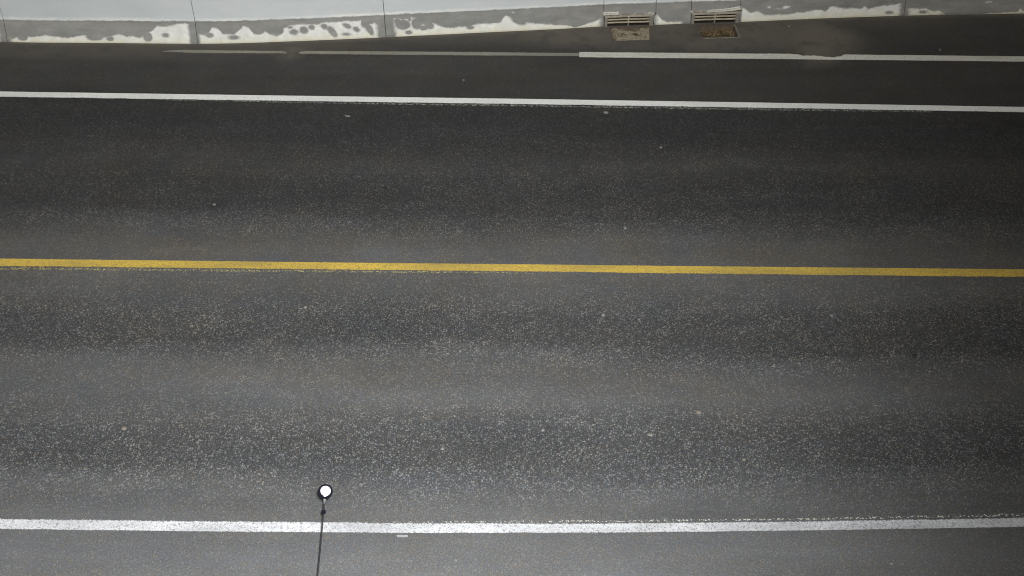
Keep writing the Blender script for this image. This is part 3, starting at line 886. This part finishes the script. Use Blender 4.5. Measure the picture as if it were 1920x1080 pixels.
# ------------------------------------------------------------------ slim marker with a round white head, leaning in from the near verge
HZ = 1.0
head = ground_point(610, 921.5, HZ)
foot = ground_point(589, 1128)
mk = empty('road_marker', foot)
tag(mk, 'slim dark pole with a round white head ringed in black, by the near white line', 'road marker')
def bez(t):
    a, c = Vector((0, 0, -.02)), head - foot
    mid = (a + c) / 2 + Vector((.012, .02, .03))
    return a * (1 - t) ** 2 + mid * 2 * t * (1 - t) + c * t * t
view = (Vector((0, 0, CAM_H)) - head).normalized()
side = view.cross(Vector((0, 0, 1))).normalized(); up2 = side.cross(view).normalized()
HR = 13.2 * (head - Vector((0, 0, CAM_H))).length / FPX
T1 = 1 - HR * .95 / (head - foot).length
bm = bmesh.new(); tube(bm, [bez(T1 * k / 14) for k in range(15)], [.0092 - .0035 * k / 14 for k in range(15)], 10)
from_bm('pole', bm, M['pole'], mk, shade=True)
# collar
tc = .815
p0 = bez(tc); d = (bez(tc + .02) - bez(tc - .02)).normalized()
bm = bmesh.new(); tube(bm, [p0 + d * z for z in (-.021, -.017, -.008, .006, .013, .016)], [.008, .015, .019, .019, .014, .007], 14)
from_bm('collar', bm, M['black'], mk, shade=True)
def disc(bm, prof, c):
    """Lathe a (radius, along-view) profile about the sight line."""
    n = 40; rows = []
    for r, h in prof:
        rows.append([bm.verts.new(c + view * h + (side * math.cos(2 * math.pi * k / n) + up2 * math.sin(2 * math.pi * k / n)) * r) for k in range(n)] if r > 0 else [bm.verts.new(c + view * h)])
    for a, b in zip(rows, rows[1:]):
        for k in range(n):
            k2 = (k + 1) % n
            if len(a) == 1: bm.faces.new((a[0], b[k], b[k2]))
            elif len(b) == 1: bm.faces.new((a[k], a[k2], b[0]))
            else: bm.faces.new((a[k], a[k2], b[k2], b[k]))
hc = head - foot
bm = bmesh.new()
disc(bm, [(0, -.045), (HR * .55, -.043), (HR * .92, -.022), (HR, 0), (HR, .018), (HR * .95, .024), (HR * .76, .024), (HR * .72, .012), (HR * .70, .0)], hc)
from_bm('housing', bm, M['black'], mk, shade=True)
bm = bmesh.new()
BK = bez(T1 * .985) + view * .012
bt = BK - bez(T1 * .93)
bmk = bmesh.new(); tube(bmk, [BK - bt * .9, BK, BK + bt * .9], [.007, .012, .017], 12)
from_bm('bracket', bmk, M['steel'], mk, shade=True)
LO = side * (-HR * .07) + up2 * (HR * .09)
disc(bm, [(0, .026), (HR * .25, .0255), (HR * .50, .022), (HR * .66, .0145), (HR * .71, .006), (HR * .71, -.004)], hc + LO)
from_bm('reflector', bm, M['lens'], mk, shade=True)

# ------------------------------------------------------------------ mast with the street luminaire that lights this stretch (stands beside the viewpoint)
sl = empty('street_lamp', (1.4, -1.6, -.35))
tag(sl, 'tall galvanised street lamp mast beside the near verge', 'street lamp')
L0 = Vector(sl.location)
bm = bmesh.new(); tube(bm, [Vector((0, 0, z)) for z in (0, 2, 5, 8, 9.6)], [.13, .12, .105, .09, .08], 20)
from_bm('pole', bm, M['steel'], sl, shade=True)
lp_ = Vector(LAMP_POS) - L0
bm = bmesh.new(); tube(bm, [Vector((0, 0, 9.45)), Vector((-.3, .4, 9.55)), Vector((lp_.x * .8, lp_.y * .8, lp_.z + .3)), Vector((lp_.x, lp_.y - .1, lp_.z + .17))], [.05, .045, .04, .04], 12)
from_bm('arm', bm, M['steel'], sl, shade=True)
bm = bmesh.new()
secs = []
for y, w, h in ((-.26, .06, .05), (-.2, .13, .09), (.0, .16, .10), (.2, .14, .07), (.27, .07, .04)):
    secs.append([lp_ + Vector((x * w, y, .06 + z * h)) for x, z in ((-1, 0), (-.9, .6), (-.4, 1), (.4, 1), (.9, .6), (1, 0))])
sweep(bm, secs)
from_bm('luminaire', bm, M['steel'], sl)
bm = bmesh.new()
bm.faces.new([bm.verts.new(lp_ + Vector(p)) for p in ((-.11, -.17, .055), (.11, -.17, .055), (.11, .17, .055), (-.11, .17, .055))])
from_bm('lamp_lens', bm, M['lamp_glass'], sl)
ld = bpy.data.lights.new('lamp_light', 'SPOT')
ld.energy = LAMP_W
ld.spot_size = LAMP_CONE
ld.spot_blend = 1.0
ld.shadow_soft_size = .09
ld.color = (.955, .98, 1.0)
lo = bpy.data.objects.new('lamp_light', ld)
COL.objects.link(lo)
lo.parent = sl
lo.location = lp_ + Vector((0, 0, .02))
lo.rotation_euler = (Vector(LAMP_AIM) - Vector(LAMP_POS)).to_track_quat('-Z', 'Y').to_euler()
